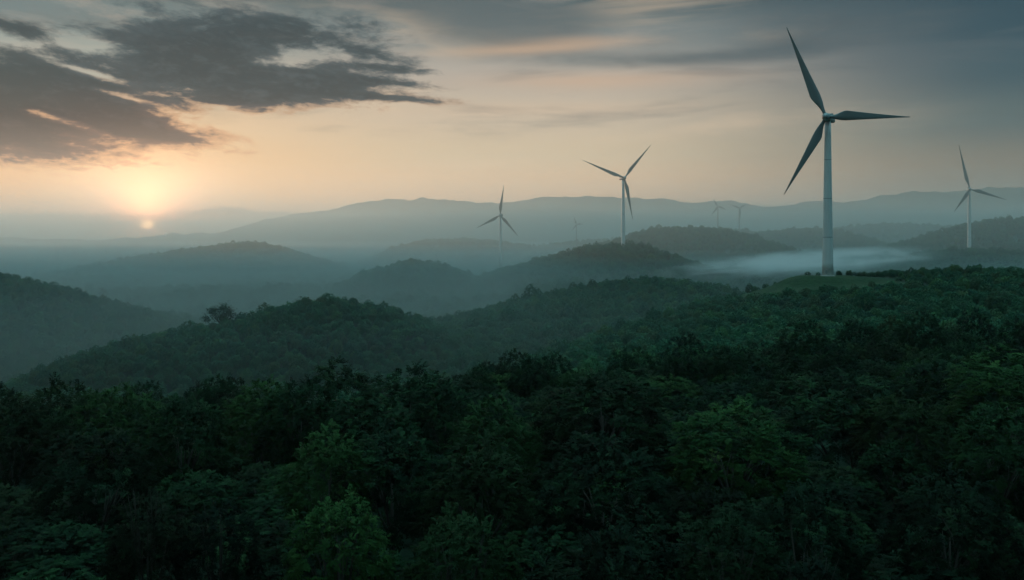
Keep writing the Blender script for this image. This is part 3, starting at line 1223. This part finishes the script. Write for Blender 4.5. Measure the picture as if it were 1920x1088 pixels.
def turbine(foot, hub, tips, yaw, label):
    base = at(*foot)
    if foot[2] != 440:
        base.z = min(base.z, hgt(base.x, base.y) + .3)
    hubp = at(hub[0], hub[1], foot[2])
    H = hubp.z - base.z                       # hub height
    k = (foot[1] - hub[1]) / FPX * foot[2] / 80.0
    t = empty('wind_turbine', base)
    tag(t, label, 'wind turbine', 'wind turbines on the hills')
    ry = R(yaw)
    # local frame: rotor axis points to -Y (towards the camera), turned left by yaw
    nose = Vector((-math.sin(ry), -math.cos(ry), 0))
    lat = Vector((math.cos(ry), -math.sin(ry), 0))
    over = 4.2 * k                            # overhang of the rotor in front of the tower
    hub_c = Vector((hubp.x, hubp.y, hubp.z))
    tw_x = base.x
    # tower
    tH = H - 1.75 * k
    rb = 2.75 * k if foot[2] < 500 else 2.6 * k
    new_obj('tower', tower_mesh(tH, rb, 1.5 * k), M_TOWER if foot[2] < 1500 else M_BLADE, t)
    bm = bmesh.new()
    tube(bm, [(0, 0, -1.2), (0, 0, .12), (0, 0, .22)], [rb + 1.0, rb + 1.0, rb + .8], 40)
    new_obj('foundation', bm_mesh('foundation', bm), M_CONC, t)
    if foot[2] < 2000:
        tower = t.children[0]
        for q in (.25, .5, .75):
            rq = rb + (1.5 * k - rb) * q ** .9
            bm = bmesh.new()
            tube(bm, [(0, 0, tH * q - .16), (0, 0, tH * q - .10), (0, 0, tH * q + .10), (0, 0, tH * q + .16)], [rq - .02, rq + .05, rq + .05, rq - .02], 40)
            new_obj('flange', bm_mesh('flange', bm, False), M_NAC, tower)
    # door
    bm = bmesh.new()
    rounded_box(bm, 0, 0, 1.6 * k, .95 * k, .22, 2.2 * k, .09)
    dm = bm_mesh('door', bm)
    dr = new_obj('door', dm, M_NAC, t)
    dr.location = (-.55 * rb, -.83 * rb, .3)
    dr.rotation_euler = (R(1.0), 0, -R(33))
    # nacelle, built along Y and yawed
    rot = Matrix.Rotation(-ry, 4, 'Z')
    nz = H
    bm = bmesh.new()
    rounded_box(bm, 0, 2.9 * k, 0, 4.0 * k, 10.4 * k, 3.9 * k, 1.1 * k)
    na = new_obj('nacelle', bm_mesh('nacelle', bm), M_NAC, t)
    na.location = (0, 0, nz)
    na.rotation_euler = (0, 0, -ry)
    bm = bmesh.new()
    rounded_box(bm, 0, 6.2 * k, 2.3 * k, 2.6 * k, 1.6 * k, 1.1 * k, .25 * k)
    new_obj('cooler', bm_mesh('cooler', bm), M_NAC, na)
    bm = bmesh.new()
    tube(bm, [(0, 0, -1.75 * k), (0, 0, -1.45 * k)], [1.7 * k, 1.7 * k], 32)
    new_obj('yaw_ring', bm_mesh('yaw_ring', bm), M_DARK, na)
    # hub and spinner
    bm = bmesh.new()
    lathe_y(bm, [(-6.7 * k, .15 * k), (-6.5 * k, .7 * k), (-6.0 * k, 1.2 * k), (-5.2 * k, 1.7 * k), (-4.2 * k, 2.0 * k), (-3.1 * k, 2.0 * k), (-2.5 * k, 1.75 * k), (-2.3 * k, 1.2 * k)])
    hb = new_obj('hub', bm_mesh('hub', bm), M_NAC, t)
    hb.location = (0, 0, nz)
    hb.rotation_euler = (0, 0, -ry)
    # blades: tips measured on the rotor plane
    hc = Vector((base.x, base.y, base.z + nz)) + nose * (3.7 * k)
    C0 = Vector((0, 0, CAMZ))
    for tx, ty in tips:
        d = ray(tx, ty)
        s = (hc - C0).dot(nose) / d.dot(nose)
        P = C0 + d * s
        v = P - hc
        Lb = v.length
        ang = math.atan2(v.dot(lat), v.z)         # clockwise from up, seen from the front
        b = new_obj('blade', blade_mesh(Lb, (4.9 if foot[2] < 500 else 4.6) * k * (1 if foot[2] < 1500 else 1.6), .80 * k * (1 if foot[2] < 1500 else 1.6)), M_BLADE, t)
        # Z -> blade direction, Y -> away from the nose
        zv = v.normalized()
        yv = -nose
        xv = yv.cross(zv).normalized()
        b.matrix_local = Matrix.Translation(hc - base) @ Matrix((xv, yv, zv)).transposed().to_4x4()
    return t


for spec in TURBINES:
    turbine(*spec)


# ----------------------------------------------------------------------------
# air: one even haze round everything, and low mist lying in the valleys
# ----------------------------------------------------------------------------
def mat_volume(name, dens, col, aniso):
    m, n = mat_new(name)
    v = n.nodes.new('ShaderNodeVolumePrincipled')
    v.inputs['Color'].default_value = col
    v.inputs['Density'].default_value = dens
    v.inputs['Density Attribute'].default_value = ''
    v.inputs['Color Attribute'].default_value = ''
    v.inputs['Temperature Attribute'].default_value = ''
    v.inputs['Anisotropy'].default_value = aniso
    o = n.nodes.new('ShaderNodeOutputMaterial')
    n.links.new(v.outputs[0], o.inputs['Volume'])
    try:
        m.cycles.homogeneous_volume = True
    except Exception:
        pass
    try:
        m.cycles.volume_sampling = 'MULTIPLE_IMPORTANCE'
    except Exception:
        pass
    return m


def box(name, x0, x1, y0, y1, z0, z1, mat):
    v = [(x, y, z) for z in (z0, z1) for y in (y0, y1) for x in (x0, x1)]
    f = [(0, 2, 3, 1), (4, 5, 7, 6), (0, 1, 5, 4), (2, 6, 7, 3), (0, 4, 6, 2), (1, 3, 7, 5)]
    return new_obj(name, np_mesh(name, v, f), mat)


TOP = 320.0
HAZE = 7.0e-5
hz = box('haze', -6700, 6700, -6700, 6700, ZMIN - 1, TOP, mat_volume('haze_air', HAZE, (.88, .97, .99, 1), .50))
tag(hz, 'pale evening haze filling the air over the hills', 'haze', kind='stuff')
for x0, x1, y0, y1, z1, dn, lab in (
        (-6480, 6480, 600, 6480, 185.0, 5.0e-4, 'soft upper layer of evening mist over the farther hills'),
        (-6470, 6470, 2000, 6470, 270.0, 1.5e-4, 'thick far mist veiling the last mountains'),
        (-6457, 6457, 300, 6457, 76.0, 4.4e-4, 'thin grey mist just under the hill crests'),
        (-6453, 6453, 270, 6453, 67.0, 3.6e-4, 'grey mist on the upper hill slopes'),
        (-6449, 6449, 255, 6449, 59.0, 4.0e-4, 'grey mist halfway down the hill slopes'),
        (-6445, 6445, 240, 6445, 52.0, 4.4e-4, 'grey mist on the lower hill slopes'),
        (-6441, 6441, 228, 6441, 46.0, 5.0e-4, 'low blue-grey mist over the valley floors'),
        (-6437, 6437, 215, 6437, 40.0, 7.0e-4, 'thickest mist on the valley floors')):
    ms = box('mist', x0, x1, y0, y1, ZMIN - .5 + z1 * .001, z1, mat_volume('valley_mist', dn, (.78, .96, .99, 1), .50))
    tag(ms, lab, 'mist', kind='stuff')


def fog_bank(name, c, ax, dens, label, seed):
    """a bank of white fog, thick in the middle and torn at its edges"""
    bm = bmesh.new()
    bmesh.ops.create_uvsphere(bm, u_segments=32, v_segments=16, radius=1.0)
    bmesh.ops.scale(bm, vec=ax, verts=bm.verts[:])
    m, n = mat_new('fog')
    tcx = n.nodes.new('ShaderNodeTexCoord')
    ob = X(n, tcx.outputs['Object'])
    mp = n.nodes.new('ShaderNodeVectorMath')
    mp.operation = 'DIVIDE'
    n.links.new(ob.s, mp.inputs[0])
    mp.inputs[1].default_value = ax
    ln = n.nodes.new('ShaderNodeVectorMath')
    ln.operation = 'LENGTH'
    n.links.new(mp.outputs[0], ln.inputs[0])
    r = X(n, ln.outputs['Value'])
    mp2 = n.nodes.new('ShaderNodeMapping')
    mp2.inputs['Scale'].default_value = (.020, .012, .09)
    mp2.inputs['Location'].default_value = (seed, seed * 2, 0)
    n.links.new(ob.s, mp2.inputs[0])
    k = noise(n, X(n, mp2.outputs[0]), 1.0, 6, .62, 1.0)
    d = (1.0 - r).clamp().sstep(0, .75) * k.sstep(.40, .60) * dens
    v = n.nodes.new('ShaderNodeVolumePrincipled')
    v.inputs['Color'].default_value = (.96, .98, 1, 1)
    v.inputs['Density Attribute'].default_value = ''
    v.inputs['Color Attribute'].default_value = ''
    v.inputs['Temperature Attribute'].default_value = ''
    v.inputs['Anisotropy'].default_value = .3
    n.links.new(d.s, v.inputs['Density'])
    o = n.nodes.new('ShaderNodeOutputMaterial')
    n.links.new(v.outputs[0], o.inputs['Volume'])
    b = new_obj(name, bm_mesh(name, bm), m)
    b.location = c
    tag(b, label, 'fog', kind='stuff')
    return b


p = at(1490, 493, 800)
fog_bank('fog', p, (150, 120, 13), .030, 'bright white fog bank in the valley behind the tallest turbine', 1.7).rotation_euler = (0, R(-5), R(-12))

# ----------------------------------------------------------------------------
# render settings
# ----------------------------------------------------------------------------
scene.render.engine = 'CYCLES'
cy = scene.cycles
cy.use_denoising = True
try:
    cy.denoiser = 'OPENIMAGEDENOISE'
except Exception:
    pass
cy.max_bounces = 6
cy.diffuse_bounces = 2
cy.glossy_bounces = 2
cy.transmission_bounces = 3
cy.transparent_max_bounces = 4
cy.volume_bounces = 4
cy.use_adaptive_sampling = True
cy.adaptive_threshold = .02
scene.view_settings.view_transform = 'Standard'
scene.view_settings.look = 'None'
scene.view_settings.gamma = 1
scene.view_settings.exposure = 0
scene.view_settings.use_curve_mapping = False
